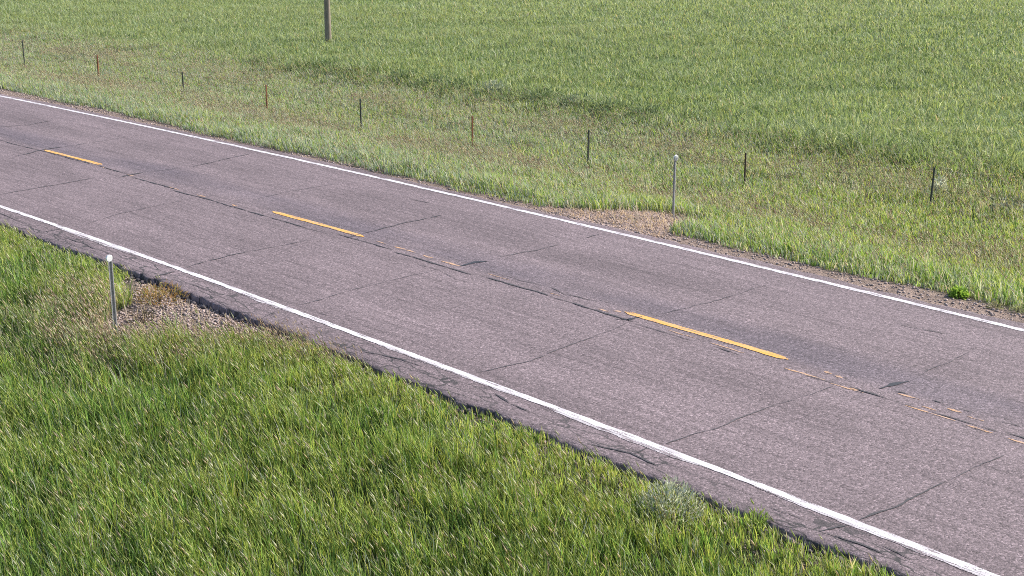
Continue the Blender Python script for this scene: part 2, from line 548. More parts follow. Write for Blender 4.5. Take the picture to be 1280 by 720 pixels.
# joint along the centre
for a, b, t, w in ((-34.5, -29.9, -.1, .03), (-29.9, -28.3, -.1, .03), (-28.1, -26.2, -.22, .05), (-26.3, -22.8, -.31, .045), (-22.9, -20.9, -.31, .026), (-20.8, -19.2, -.2, .035),
                   (-19.1, -17.0, -.28, .035), (-16.9, -15.2, -.21, .04), (-15.3, -13.5, -.26, .04), (-13.4, -12.3, -.32, .018), (-12.0, -11.45, -.29, .04),
                   (-9.75, -9.15, -.3, .06), (-9.2, -8.7, -.3, .03), (-8.6, -7.5, -.29, .022), (-7.6, -5.5, -.22, .03), (-10.9, -9.8, -.33, .014)):
    k = np.linspace(a, b, 8)
    crack(np.stack([k, t + .05 * (fbm(k, 0 * k, .8, 2, 77) - .5) * 2], 1), w, wob=.025)
for pts, w in [([(-18.2, -.52), (-17.6, -.5), (-17.0, -.62), (-16.6, -.6)], .018), ([(-15.7, .12), (-15.2, .05), (-14.6, .12)], .02), ([(-17.1, .1), (-16.2, .05), (-15.8, .12)], .016),
               ([(-14.7, .22), (-14.2, .18)], .02), ([(-9.35, .02), (-9.1, .06)], .06), ([(-8.75, .1), (-8.6, .1)], .06), ([(-8.4, .06), (-8.2, .08)], .05), ([(-7.85, .05), (-7.6, .07)], .07), ([(-10.1, .12), (-9.9, .1)], .03),
               ([(-22.3, 2.7), (-21.6, 2.74)], .02), ([(-10.9, 2.5), (-10.1, 2.6)], .02), ([(-12.6, .42), (-12.1, .4)], .016), ([(-16.9, -3.4), (-16.7, -3.38)], .05), ([(-23.4, .95), (-23.2, 1.0)], .03),
               # along the breaking near margin
               ([(-24.3, -3.98), (-23.2, -3.9), (-22.0, -3.96)], .02), ([(-15.0, -4.0), (-14.4, -3.85), (-13.9, -3.8)], .03),
               ([(-12.6, -3.78), (-12.2, -3.9), (-11.8, -3.88)], .035), ([(-10.6, -4.1), (-10.1, -3.95), (-9.6, -4.0)], .03), ([(-8.2, -3.95), (-7.7, -3.9)], .025), ([(-6.9, -3.8), (-6.5, -3.86)], .03),
               ([(-20.0, -4.0), (-19.0, -3.95), (-18.2, -4.0)], .014), ([(-28.0, -3.95), (-26.5, -3.9), (-25.2, -3.98)], .02)]:
    crack(pts, w)

# ---------------------------------------------------------------- camera
F_PX = 1739.57
PITCH, YAW, ROLL = .28191, -.84879, .00228
CAM = Vector((0, -14.74975, 6.17912))
d = Vector((math.sin(YAW) * math.cos(PITCH), math.cos(YAW) * math.cos(PITCH), -math.sin(PITCH)))
r = Vector((math.cos(YAW), -math.sin(YAW), 0))
u = r.cross(d)
r, u = r * math.cos(ROLL) + u * math.sin(ROLL), u * math.cos(ROLL) - r * math.sin(ROLL)
cd = bpy.data.cameras.new('camera')
cd.sensor_width = 36
cd.lens = 36 * F_PX / 1280
cd.clip_end = 9000
cam = bpy.data.objects.new('camera', cd)
mw = Matrix((r, u, -d)).transposed().to_4x4()
mw.translation = CAM
cam.matrix_world = mw
COL.objects.link(cam)
SC.camera = cam
rn, un, dn, cn = (np.array(v) for v in (r, u, d, CAM))


def in_view(p, mx=260, my0=160, my1=200):
    """Where grass is worth growing: the seen land and a margin round it."""
    v = p - cn
    z = v @ dn
    zz = np.where(z > 1, z, 1)
    x, y = 640 + F_PX * (v @ rn) / zz, 360 - F_PX * (v @ un) / zz
    return (z > 2) & (x > -mx) & (x < 1280 + mx) & (y > -my0) & (y < 720 + my1)


# ---------------------------------------------------------------- grass
WIND = np.array([-.66, -.75])


def blades(s, t, h, w, col, lean=.25, spread=.35, tipcol=None, z0=None):
    """Curved two-segment blades; returns verts, quads, tris, colours."""
    n = len(s)
    p = world(s, t, ground_z(s, t) - .01 if z0 is None else z0)
    az = rng.random(n) * 2 * np.pi
    dx = WIND[0] * lean + np.cos(az) * spread * rng.random(n)
    dy = WIND[1] * lean + np.sin(az) * spread * rng.random(n)
    fa = rng.random(n) * np.pi
    wx, wy = np.cos(fa) * w / 2, np.sin(fa) * w / 2
    zero = np.zeros(n)
    side = np.stack([wx, wy, zero], 1)
    mid = p + np.stack([dx * h * .38, dy * h * .38, h * .58], 1)
    tip = p + np.stack([dx * h, dy * h, h * np.sqrt(np.clip(1 - .5 * (dx * dx + dy * dy), .3, 1))], 1)
    v = np.stack([p - side * .8, p + side * .8, mid - side, mid + side, tip], 1).reshape(-1, 3)
    b = np.arange(n)[:, None] * 5
    q = b + np.array([[0, 1, 3, 2]])
    tr = b + np.array([[2, 3, 4]])
    tc = col if tipcol is None else tipcol
    c = np.stack([col, col, col, col, tc], 1).reshape(-1, 3)
    return v, q, tr, c


def heads(s, t, h, hl, hw, col, stemcol, lean=.25, spread=.2):
    """Thin stems carrying a spindle-shaped seed head."""
    n = len(s)
    p = world(s, t, ground_z(s, t))
    az = rng.random(n) * 2 * np.pi
    ax = np.stack([WIND[0] * lean + np.cos(az) * spread * rng.random(n), WIND[1] * lean + np.sin(az) * spread * rng.random(n), np.ones(n)], 1)
    ax /= np.linalg.norm(ax, axis=1)[:, None]
    a = p + ax * h[:, None]
    droop = ax + np.stack([WIND[0] * .35 + 0 * h, WIND[1] * .35 + 0 * h, -.1 + 0 * h], 1)
    droop /= np.linalg.norm(droop, axis=1)[:, None]
    e = a + droop * hl[:, None]
    m = a + droop * (hl * .4)[:, None]
    x = np.stack([np.cos(az), np.sin(az), 0 * az], 1) * hw[:, None] / 2
    y = np.stack([-np.sin(az), np.cos(az), 0 * az], 1) * hw[:, None] / 2
    sw = np.stack([np.cos(az), np.sin(az), 0 * az], 1) * .002
    v = np.stack([p - sw, p + sw, a - sw * .7, a + sw * .7, a, m + x, m + y, m - x, m - y, e], 1).reshape(-1, 3)
    b = np.arange(n)[:, None] * 10
    q = b + np.array([[0, 1, 3, 2]])
    tr = np.concatenate([b + np.array([k]) for k in ((4, 5, 6), (4, 6, 7), (4, 7, 8), (4, 8, 5), (9, 6, 5), (9, 7, 6), (9, 8, 7), (9, 5, 8))])
    c = np.concatenate([np.repeat(stemcol[:, None], 4, 1), np.repeat(col[:, None], 6, 1)], 1).reshape(-1, 3)
    return v, q, tr, c


def merge(name, parts, mat, label):
    V, Q, R, C, o = [], [], [], [], 0
    for v, q, tr, c in parts:
        V.append(v)
        Q.append(q + o)
        R.append(tr + o)
        C.append(c)
        o += len(v)
    ob = np_obj(name, np.concatenate(V), [np.concatenate(Q), np.concatenate(R)], mat, cols=np.concatenate(C))
    return tag(ob, label, None, None, 'stuff')


def pick(n, table, weights):
    """Random colours from a table; weights (n,k)."""
    wsum = np.cumsum(weights, 1)
    r_ = rng.random(n) * wsum[:, -1]
    i = (r_[:, None] > wsum).sum(1)
    c = np.array(table)[np.clip(i, 0, len(table) - 1)]
    return c * (.72 + .56 * rng.random(n))[:, None] * (1 + .12 * (rng.random((n, 3)) - .5))


GREEN, DEEP, YEL, TAN, GREY, PALE = (.225, .345, .068), (.080, .145, .034), (.39, .435, .098), (.50, .41, .28), (.28, .33, .21), (.48, .48, .33)
ROSE = (.33, .235, .19)


def scatter(n, s0, s1, t0, t1):
    return s0 + (s1 - s0) * rng.random(n), t0 + (t1 - t0) * rng.random(n)


def gappy(s, t, lo, hi, f=2.2, seed=80):
    """Keep probability from clumping noise."""
    return lo + (hi - lo) * np.clip((fbm(s, t, f, 3, seed) - .3) / .4, 0, 1)


# near verge, below the camera
cs_, ct_ = scatter(110000, -36, 1, -16, -4.1)
s, t = scatter(1050000, -36, 1, -16, -4.1)
own = rng.integers(0, len(cs_), len(s))
tuft = rng.random(len(s)) < .80
tone = (.70 + .6 * rng.random(len(cs_)))[own]
tall = (.65 + .7 * rng.random(len(cs_)))[own]
rad_ = .042 * np.sqrt(rng.random(len(s))) * (.6 + .8 * rng.random(len(cs_)))[own]
th_ = 6.2832 * rng.random(len(s))
s = np.where(tuft, cs_[own] + rad_ * np.cos(th_), s)
t = np.where(tuft, ct_[own] + rad_ * np.sin(th_), t)
tone = np.where(tuft, tone, .85)
tall = np.where(tuft, tall, .72)
p = world(s, t, ground_z(s, t))
en_ = edge_near(s)
js, jt = jit(s, t, .4, 1.6, 90)
bare = inside(GRAVEL_NEAR, js, jt)
dist = en_ - t
keep = in_view(p, 600, 160, 420) & (dist > .035 + .17 * np.clip(fbm(s, t, 2.6, 3, 91) - .36, 0, 1)) & (rng.random(len(s)) < gappy(s, t, .5, 1)) & (~bare | (rng.random(len(s)) < .025))
s, t, dist, bare, tone, tall = s[keep], t[keep], dist[keep], bare[keep], tone[keep], tall[keep]
n = len(s)
cl = fbm(s, t, .55, 3, 92)
cl2 = fbm(s, t, 2.4, 3, 93)
close = np.clip(1 - dist / 1.2, 0, 1)
wts = np.stack([.9 + 0 * cl, .3 * (1 - close) + 1.6 * np.clip(.55 - cl, 0, 1) * 2, .35 + 1.0 * np.clip(cl - .4, 0, 1) * 2 + close * .5 + .7 * np.clip(1 - dist / 3.2, 0, 1) * (cl > .35), .03 + .22 * close + .12 * (cl2 > .66), .08 + .25 * (cl2 < .36), .10 + .1 * close], 1)
leftdry = inside([(-21.5, -5.2), (-19.4, -4.4), (-16.4, -5.2), (-17.0, -7.4), (-20.2, -7.3)], s, t)
wts[:, 3] += leftdry * .45
col = pick(n, [GREEN, DEEP, YEL, TAN, GREY, PALE], wts)
col[bare] = np.array(TAN) * (.6 + .6 * rng.random((bare.sum(), 1)))
h = (.11 + .22 * np.clip(dist / 1.5, 0, 1)) * (.55 + .65 * rng.random(n)) * (.55 + .9 * cl2) * tall
col = col * tone[:, None] * np.array([1.02, 1.04, 1.25])
near_parts = [blades(s, t, h, .0065 + .007 * rng.random(n), col, .12, .5, tipcol=col * 1.1)]
m = rng.random(n) < .05 * (.5 + 1.0 * (cl > .5) + leftdry)
k = m.sum()
hc = np.where((rng.random(k) < .12)[:, None], np.array(TAN), np.where((rng.random(k) < .3)[:, None], np.array(PALE), np.array([.30, .35, .11]))) * (.75 + .55 * rng.random((k, 1)))
near_parts.append(heads(s[m], t[m], h[m] * 1.0 + .03, .08 + .07 * rng.random(k), .012 + .011 * rng.random(k), hc, hc * .7, .22))
s_, t_ = scatter(5200, -21.2, -16.2, -7.6, -4.9)
kp = inside([(-21.0, -5.3), (-19.7, -5.1), (-18.7, -5.9), (-17.4, -5.6), (-16.5, -5.0), (-16.3, -5.9), (-17.6, -6.6), (-19.0, -6.8), (-20.2, -6.4)], s_, t_) & (fbm(s_, t_, 1.8, 2, 94) > .46)
hs, ht = s_[kp], t_[kp]
k = len(hs)
hc = np.where((rng.random(k) < .6)[:, None], np.array([.58, .49, .38]), np.where((rng.random(k) < .5)[:, None], np.array(ROSE), np.array(PALE))) * (.8 + .5 * rng.random((k, 1)))
near_parts.append(heads(hs, ht, .16 + .20 * rng.random(k), .07 + .06 * rng.random(k), .010 + .010 * rng.random(k), hc, hc * .8, .12, .4))
# straggling dry stems along the pavement and on the gravel
s, t = scatter(5200, -21, -14.5, -6.6, -4.0)
kp = (edge_near(s) - t > -.02) & (inside([(-19.4, -6.6), (-18.6, -5.7), (-17.8, -5.1), (-16.9, -4.6), (-16.6, -4.0), (-14.6, -4.0), (-14.6, -4.6), (-16.4, -5.2), (-17.0, -6.9)], s, t)) & (rng.random(len(s)) < .75)
s, t = s[kp], t[kp]
k = len(s)
hc = np.where((rng.random(k) < .5)[:, None], np.array(ROSE), np.array(TAN)) * (.8 + .5 * rng.random((k, 1)))
near_parts.append(heads(s, t, .10 + .22 * rng.random(k), .05 + .05 * rng.random(k), .008 + .008 * rng.random(k), hc, hc * .8, .2, .4))
merge('verge_grass', near_parts, M_GRASS, 'tall windblown green grass on the verge below the road edge')

# far verge between pavement and fence, out to the bank
s, t = scatter(760000, -82, -2, 3.85, 14.2)
p = world(s, t, ground_z(s, t))
js, jt = jit(s, t, .35, 1.6, 95)
bare = inside(DIRT_FAR, js, jt)
e0 = np.interp(s, [-46, -40, -31, -24, -20.5, -19, -14, -11.5, -10.6, -9], [4.65, 4.4, 4.08, 4.08, 4.08, 4.32, 4.34, 4.6, 4.72, 4.5]) + .22 * (fbm(s, 0 * s, .9, 3, 96) - .5) * 2 + .2 * (fbm(s, t, 4, 2, 97) - .5)
dist = t - e0
keep = in_view(p) & (dist > 0) & (rng.random(len(s)) < gappy(s, t, .5, 1, 1.7, 98)) & (~bare | (rng.random(len(s)) < .03))
s, t, dist, bare = s[keep], t[keep], dist[keep], bare[keep]
n = len(s)
right = np.clip((s + 26) / 12, 0, 1)
band = np.exp(-((t - 8.0 - .8 * (fbm(s, 0 * s, .15, 2, 99) - .5)) / 1.0) ** 2) * (.3 + .9 * (fbm(s, t, .4, 2, 100) > .45))
band2 = np.exp(-((t - 11.8) / 1.1) ** 2) * (.25 + .9 * (fbm(s, t, .5, 2, 101) > .48))
cl = fbm(s, t, .6, 3, 102)
front = np.clip(1 - dist / 2.0, 0, 1)
wts = np.stack([.55 + .5 * right, .22 + .5 * np.clip(.5 - cl, 0, 1), .30 + .7 * np.clip(cl - .42, 0, 1) * 2 + .7 * right * (t > 6), .13 + .55 * band + .28 * band2, 1.0 * (1 - .7 * right) + 1.3 * front * (1 - .55 * right), .60 + .5 * band + .6 * band2, .03 + .28 * band + .14 * band2], 1)
col = pick(n, [GREEN, DEEP, YEL, TAN, GREY, PALE, ROSE], wts)
col[bare] = np.array(TAN) * (.6 + .6 * rng.random((bare.sum(), 1)))
h = (.11 + .145 * np.clip(dist / .35, .25, 1)) * (.5 + .8 * rng.random(n)) * (.6 + .8 * fbm(s, t, 1.3, 2, 103)) * (1 - .22 * np.clip((dist - 1.5) / 2, 0, 1))
col = col * np.array([1.12, 1.13, 1.42])
far_parts = [blades(s, t, h, .010 + .009 * rng.random(n), col, .15, .75, tipcol=col * 1.08)]
m = rng.random(n) < .05 + .12 * (band + band2)
k = m.sum()
hc = np.where((rng.random(k) < .5)[:, None], np.array(PALE), np.where((rng.random(k) < .6)[:, None], np.array(TAN), np.array(ROSE))) * (.75 + .5 * rng.random((k, 1)))
far_parts.append(heads(s[m], t[m], h[m] * 1.05 + .04, .06 + .06 * rng.random(k), .014 + .012 * rng.random(k), hc, hc * .7, .25))
# straw lying on the bare patch by the far marker post
s, t = scatter(2600, -20, -16.4, 3.95, 6.3)
kp = inside(DIRT_FAR, s, t)
s, t = s[kp], t[kp]
k = len(s)
st_ = blades(s, t, .05 + .1 * rng.random(k), .008 + .008 * rng.random(k), np.array([.52, .40, .34]) * (.6 + .6 * rng.random((k, 1))), .6, 2.6)
far_parts.append(st_)
merge('roadside_grass', far_parts, M_GRASS, 'green and tan roadside grass between the far shoulder and the fence line')

# the field
parts = []
for (n0, t0, t1, wd, hh) in ((760000, 13.2, 32, .021, .24), (640000, 30, 62, .032, .24), (260000, 60, 130, .055, .28)):
    s, t = scatter(n0, -150, 4, t0, t1)
    p = world(s, t, ground_z(s, t))
    keep = in_view(p, 180, 170) & (rng.random(len(s)) < gappy(s, t, .35, 1, .9, 110))
    s, t = s[keep], t[keep]
    n = len(s)
    cl = fbm(s * .35, t, .35, 4, 111)
    fine = fbm(s, t, 1.5, 3, 112)
    along, deep = .66 * s + .75 * t, -.75 * s + .66 * t
    row = fbm(along * .22, deep, .30, 4, 113)
    broad = fbm(along * .4, deep, .07, 2, 115)
    fedge = np.exp(-((t - 14.3) / .9) ** 2) * (s > -44) * (s < -12) * (.4 + .9 * (fbm(s, t, .6, 2, 116) > .42))
    edgefade = np.clip((t - 13.2 - 1.2 * (fbm(s, t, .5, 2, 114) - .5)) / .6, 0, 1)
    rt = np.clip((s + 45) / 25, 0, 1) * np.clip((24 - t) / 6, 0, 1)
    wts = np.stack([.8 + .5 * rt, .12 + 2.6 * np.clip(.46 - row, 0, 1) * 2 + .5 * (broad > .55) + 1.0 * fedge, .22 + .55 * np.clip(cl - .45, 0, 1) * 2, .03 + .5 * (1 - edgefade), .75 * (1 - .4 * rt) + .5 * (fine > .6) + .6 * fedge, .13 + .28 * (fine > .66)], 1)
    col = pick(n, [(.262, .330, .140), (.148, .212, .086), (.338, .372, .155), TAN, (.30, .35, .215), (.45, .48, .33)], wts)
    h = hh * (.55 + .7 * rng.random(n)) * (.55 + .9 * fine) * (.6 + .8 * row) * (1 + .6 * fedge)
    parts.append(blades(s, t, h, wd * (.6 + .8 * rng.random(n)), col, .15, 1.3, tipcol=col * 1.06))
merge('field_crop', parts, M_GRASS, 'broad green hay field of soft mixed growth beyond the fence')


# ---------------------------------------------------------------- loose stones
def stones(n, s, t, r0, r1):
    n = len(s)
    o = np.array([[1, 0, 0], [-1, 0, 0], [0, 1, 0], [0, -1, 0], [0, 0, 1], [0, 0, -1], [.6, .6, .5], [-.6, .6, .5], [-.6, -.6, .5], [.6, -.6, .5]], float)
    f = np.array([[0, 6, 9], [2, 7, 6], [1, 8, 7], [3, 9, 8], [4, 6, 7], [4, 7, 8], [4, 8, 9], [4, 9, 6], [0, 2, 6], [2, 1, 7], [1, 3, 8], [3, 0, 9], [5, 2, 0], [5, 1, 2], [5, 3, 1], [5, 0, 3]])
    rr = r0 + (r1 - r0) * rng.random(n) ** 2
    sc = rr[:, None] * (.65 + .7 * rng.random((n, 3))) * np.array([1, 1, .7])
    v = o[None] * (.8 + .4 * rng.random((n, 10, 1))) * sc[:, None]
    a = rng.random(n) * 6.28
    c, q = np.cos(a)[:, None], np.sin(a)[:, None]
    v = np.stack([v[..., 0] * c - v[..., 1] * q, v[..., 0] * q + v[..., 1] * c, v[..., 2]], -1)
    v += world(s, t, ground_z(s, t) + rr * .25)[:, None]
    return v.reshape(-1, 3), [(np.arange(n)[:, None, None] * 10 + f[None]).reshape(-1, 3)]


s1, t1 = scatter(10500, -21.4, -15.4, -6.6, -4.1)
s5, t5 = scatter(2600, -29, -4, -4.55, -4.15)
k5 = np.abs(edge_near(s5) - .03 - t5) < .07
js, jt = jit(s1, t1, .3, 1.6, 120)
kp = inside(GRAVEL_NEAR, js, jt) & (edge_near(s1) - t1 > .03)
s2, t2 = scatter(2600, -30, -4, -4.75, -4.1)
k2 = (edge_near(s2) - t2 > .03)
s3, t3 = scatter(7000, -46, -6, 3.75, 4.7)
k3 = t3 - edge_far(s3) > -.05
s4, t4 = scatter(3200, -20, -16.4, 3.95, 6.3)
k4 = inside(DIRT_FAR, s4, t4)
ss = np.concatenate([s1[kp], s2[k2], s3[k3], s4[k4]])
tt = np.concatenate([t1[kp], t2[k2], t3[k3], t4[k4]])
v, f = stones(0, ss, tt, .007, .03)
tag(np_obj('gravel', v, f, M_STONE), 'loose gravel scattered along the road edges and bare patches', None, None, 'stuff')


v, f = stones(0, s5[k5], t5[k5], .02, .06)
tag(np_obj('rubble', v, f, M_CHUNK), 'dark crumbled asphalt fragments along the broken near pavement edge', None, None, 'stuff')


# ---------------------------------------------------------------- weeds and shrubs
def leaf_ball(n, rx, rz, leaf, wid, cols, up=.4, stems=0):
    """Leaf-sized blades through a dome-shaped volume, about the origin."""
    dirs = rng.normal(size=(n, 3))
    dirs[:, 2] = np.abs(dirs[:, 2])
    dirs /= np.linalg.norm(dirs, axis=1)[:, None]
    lump = .75 + .5 * rng.random(7)
    ang = np.arctan2(dirs[:, 1], dirs[:, 0])
    rad = (.35 + .65 * rng.random(n) ** .6) * np.interp(ang, np.linspace(-np.pi, np.pi, 8), np.append(lump, lump[0]))
    c = dirs * rad[:, None] * np.array([rx, rx, rz])
    a = dirs + rng.normal(size=(n, 3)) * .6
    a[:, 2] += up
    a /= np.linalg.norm(a, axis=1)[:, None]
    b = np.cross(a, rng.normal(size=(n, 3)))
    b /= np.linalg.norm(b, axis=1)[:, None]
    L = leaf * (.6 + .8 * rng.random(n))[:, None]
    w = wid * (.6 + .8 * rng.random(n))[:, None]
    nn = np.cross(a, b) * L * .15
    v = np.stack([c, c + a * L * .5 + b * w / 2 + nn, c + a * L, c + a * L * .5 - b * w / 2 + nn], 1).reshape(-1, 3)
    v[:, 2] = np.maximum(v[:, 2], .002)
    q = np.arange(n)[:, None] * 4 + np.array([[0, 1, 2, 3]])
    col = np.array(cols)[rng.integers(0, len(cols), n)] * (.75 + .5 * rng.random((n, 1)))
    return v, q, np.repeat(col, 4, 0)


def stem_mesh(n, reach, height, rad, col):
    V, Fc = [], []
    for i in range(n):
        a = rng.random() * 6.28
        e = np.array([math.cos(a) * reach * rng.random(), math.sin(a) * reach * rng.random(), height * (.6 + .4 * rng.random())])
        o = len(V) * 8
        ring = lambda c, q: [c + np.array([q, 0, 0]), c + np.array([0, q, 0]), c + np.array([-q, 0, 0]), c + np.array([0, -q, 0])]
        V.append(np.array(ring(np.array([0, 0, -.03]), rad) + ring(e, rad * .4)))
        for j in range(4):
            Fc.append([o + j, o + (j + 1) % 4, o + 4 + (j + 1) % 4, o + 4 + j])
    v = np.concatenate(V)
    return v, np.array(Fc), np.tile(np.array(col), (len(v), 1))


def plant(name, loc, label, cat, n, rx, rz, leaf, wid, cols, stemcol=(.14, .11, .07), group=None, up=.4, nst=9):
    e = link(bpy.data.objects.new(name, None))
    e.empty_display_size = .1
    e.location = loc
    tag(e, label, cat, group)
    v, q, c = leaf_ball(n, rx, rz, leaf, wid, cols, up)
    np_obj('foliage', v, [q], M_LEAF, cols=c, parent=e)
    v, q, c = stem_mesh(nst, rx * .7, rz * .85, .004 + .006 * rz, stemcol)
    np_obj('stems', v, [q], M_LEAF, cols=c, parent=e)
    return e


def GZ(s, t):
    return float(ground_z(np.array([s]), np.array([t]))[0])


def at(s, t, dz=0.0):
    return W(s, t, GZ(s, t) + dz)


SAGE = [(.27, .31, .26), (.22, .27, .21), (.34, .37, .32)]
SAGE_DARK = [(.10, .155, .075), (.15, .205, .11), (.22, .27, .17)]
PALEC = [(.50, .53, .50), (.40, .44, .40), (.58, .59, .55)]
BRIGHT = [(.27, .42, .08), (.35, .50, .11), (.20, .34, .06)]

plant('leafy_weed', at(-11.15, 4.62), 'bright green leafy weed growing alone on the far gravel shoulder', 'weed', 260, .13, .125, .085, .045, BRIGHT)
plant('shoulder_weed', at(-10.42, 4.42), 'small grey-green tuft just right of the bright green shoulder weed', 'weed', 130, .11, .09, .07, .012, [(.24, .26, .15), (.30, .29, .19)], nst=6)
plant('shoulder_weed', at(-10.10, 4.50), 'pale grey-green tuft on the far shoulder at the right picture edge', 'weed', 130, .12, .10, .07, .012, [(.30, .32, .20), (.24, .27, .15)], nst=6)
plant('sage_plant', at(-8.82, -4.74), 'silvery grey sage clump in the green grass below the road edge', 'plant', 1700, .36, .33, .060, .012, SAGE[::2] + PALEC[:2], up=.9, nst=16)
plant('edge_weed', at(-8.02, -4.30), 'small green weed sprouting from the broken near pavement edge', 'weed', 170, .17, .17, .075, .016, [(.20, .30, .07), (.28, .35, .12), (.16, .24, .06)], up=.7)
plant('dry_weed', at(-19.35, -4.62), 'orange-brown dry weed at the grass edge on the near gravel patch', 'weed', 520, .36, .24, .08, .012, [(.34, .19, .07), (.26, .22, .06), (.40, .26, .11)], up=.5, nst=12)
plant('stalk_weed', at(-18.75, -5.25), 'low dark dry stalks lying on the gravel beside the near marker post', 'weed', 90, .22, .16, .09, .012, [(.07, .06, .04), (.11, .09, .06)], (.05, .04, .03), nst=14)
plant('pale_weed', at(-15.9, 11.75), 'whitish bushy weed behind the rightmost fence post', 'weed', 260, .24, .42, .09, .025, PALEC, up=.7)
for (s, t, rx, rz, lab, cols) in [
    (-40.2, 14.5, .55, .50, 'dull green shrub on the field bank above the dark fifth fence post', SAGE_DARK),
    (-36.5, 14.4, .60, .55, 'low grey-green shrub at the left end of the silvery shrub line', SAGE_DARK),
    (-34.9, 14.2, .55, .50, 'rounded dark grey-green shrub second along the field bank', SAGE_DARK),
    (-33.7, 14.1, .50, .48, 'dark grey-green shrub touching the palest silvery shrub', SAGE_DARK),
    (-32.25, 14.15, .48, .62, 'palest silvery shrub, above the rusty post on the field bank', SAGE),
    (-30.4, 14.3, .60, .50, 'broad grey-green shrub just right of the palest silvery shrub', SAGE_DARK),
    (-28.9, 14.2, .60, .52, 'grey-green shrub with a silvery top midway along the field bank', SAGE + SAGE_DARK),
    (-27.6, 14.3, .58, .50, 'dark rounded shrub on the bank behind the dark seventh fence post', SAGE_DARK),
    (-26.3, 14.2, .55, .50, 'last grey-green shrub at the right end of the silvery shrub line', SAGE_DARK),
]:
    plant('sage_shrub', at(s, t), lab, 'shrub', 420, rx * 1.05, rz * .68, .12, .03, cols, group='silvery shrubs along the field bank', up=.6)
plant('grey_weed', at(-14.0, 11.3), 'grey flowering weed patch right of the rightmost fence post', 'weed', 320, .55, .34, .10, .03, [(.36, .37, .36), (.26, .29, .24), (.17, .20, .11)], up=.7)
plant('dark_weed', at(-25.9, 9.5), 'dark grey dead weed standing in tan grass between two fence posts at picture centre', 'weed', 160, .22, .32, .10, .012, [(.16, .14, .11), (.22, .2, .16)], up=1.0)


# ---------------------------------------------------------------- fence posts
def tee_post(height):
    """Steel T-post: a T section with studs on its face."""
    bm = bmesh.new()
    def box(x0, x1, y0, y1, z0, z1):
        r_ = bmesh.ops.create_cube(bm, size=1)
        for q in r_['verts']:
            q.co = Vector(((x0 + x1) / 2 + q.co.x * (x1 - x0), (y0 + y1) / 2 + q.co.y * (y1 - y0), (z0 + z1) / 2 + q.co.z * (z1 - z0)))
    box(-.019, .019, -.006, .004, -.4, height)
    box(-.004, .004, .0045, .034, -.4, height - .004)
    z = .08
    while z < height - .03:
        box(-.010, .010, -.013, -.0065, z, z + .022)
        z += .054
    return bm


def bent_post(height):
    """Weathered wooden stake, rounded and uneven."""
    bm = bmesh.new()
    rings = []
    for i in range(9):
        z = -.4 + (height + .4) * i / 8
        rad = .034 * (1 + .12 * math.sin(i * 2.1)) * (1 - .03 * i)
        rings.append([bm.verts.new((rad * math.cos(k * .785) * (1 + .1 * math.sin(k * 3 + i)), rad * math.sin(k * .785), z + (.02 * math.sin(k * 2) if i == 8 else 0))) for k in range(8)])
    for a, b in zip(rings, rings[1:]):
        for k in range(8):
            bm.faces.new((a[k], a[(k + 1) % 8], b[(k + 1) % 8], b[k]))
    bm.faces.new(rings[-1])
    return bm


POSTS = [  # s, t, top level, material, lean (rad along s), label, wooden
    (-50.32, 8.87, 0.68, M_GREEN_POST, .00, 'dark grey-green steel fence post farthest left, beside pale tan grass', False),
    (-45.4, 8.83, 0.55, M_RUST, .02, 'thick reddish fence post second from the left with dry grass round its top', True),
    (-40.83, 9.08, 0.36, M_GREEN_POST, .00, 'short dark fence post between two reddish posts at the left', False),
    (-36.1, 8.82, 0.43, M_RUST, -.01, 'thin rusty red fence post, the nearest rusty one left of the utility pole', False),
    (-31.59, 8.69, 0.50, M_GREEN_POST, .01, 'dark steel fence post midway between two rusty posts, left of picture centre', False),
    (-27.41, 8.92, 0.47, M_RUST, .03, 'rusty red-brown fence post nearest below the palest silvery shrub', False),
    (-23.7, 9.24, 0.52, M_GREEN_POST, .00, 'dark steel fence post just left of the far road marker', False),
    (-19.54, 9.86, 0.46, M_BROWN_POST, -.01, 'dark brown fence post just right of the far road marker', False),
    (-15.43, 10.66, 0.62, M_GREEN_POST, .02, 'dark steel fence post farthest right, in front of a whitish weed', False),
]
TOPS = []
for (s, t, top, mat, lean, lab, wooden) in POSTS:
    hgt = top - GZ(s, t)
    o = bm_obj('fence_post', bent_post(hgt) if wooden else tee_post(hgt), mat)
    o.location = at(s, t)
    o.rotation_euler = (random.uniform(-.02, .02), lean, random.uniform(-.3, .3) + .1)
    tag(o, lab, 'fence post', 'fence posts along the field')
    TOPS.append((s, t, GZ(s, t), hgt))


def tube_path(pts, rad, sides=5):
    pts = [Vector(q) for q in pts]
    bm = bmesh.new()
    rings = []
    for i, q in enumerate(pts):
        a = pts[min(i + 1, len(pts) - 1)] - pts[max(i - 1, 0)]
        a.normalize()
        x = a.cross(Vector((0, 0, 1))).normalized()
        y = x.cross(a)
        rings.append([bm.verts.new(q + x * rad * math.cos(6.283 * k / sides) + y * rad * math.sin(6.283 * k / sides)) for k in range(sides)])
    for a, b in zip(rings, rings[1:]):
        for k in range(sides):
            bm.faces.new((a[k], a[(k + 1) % sides], b[(k + 1) % sides], b[k]))
    bm.faces.new(rings[0])
    bm.faces.new(rings[-1])
    return bm


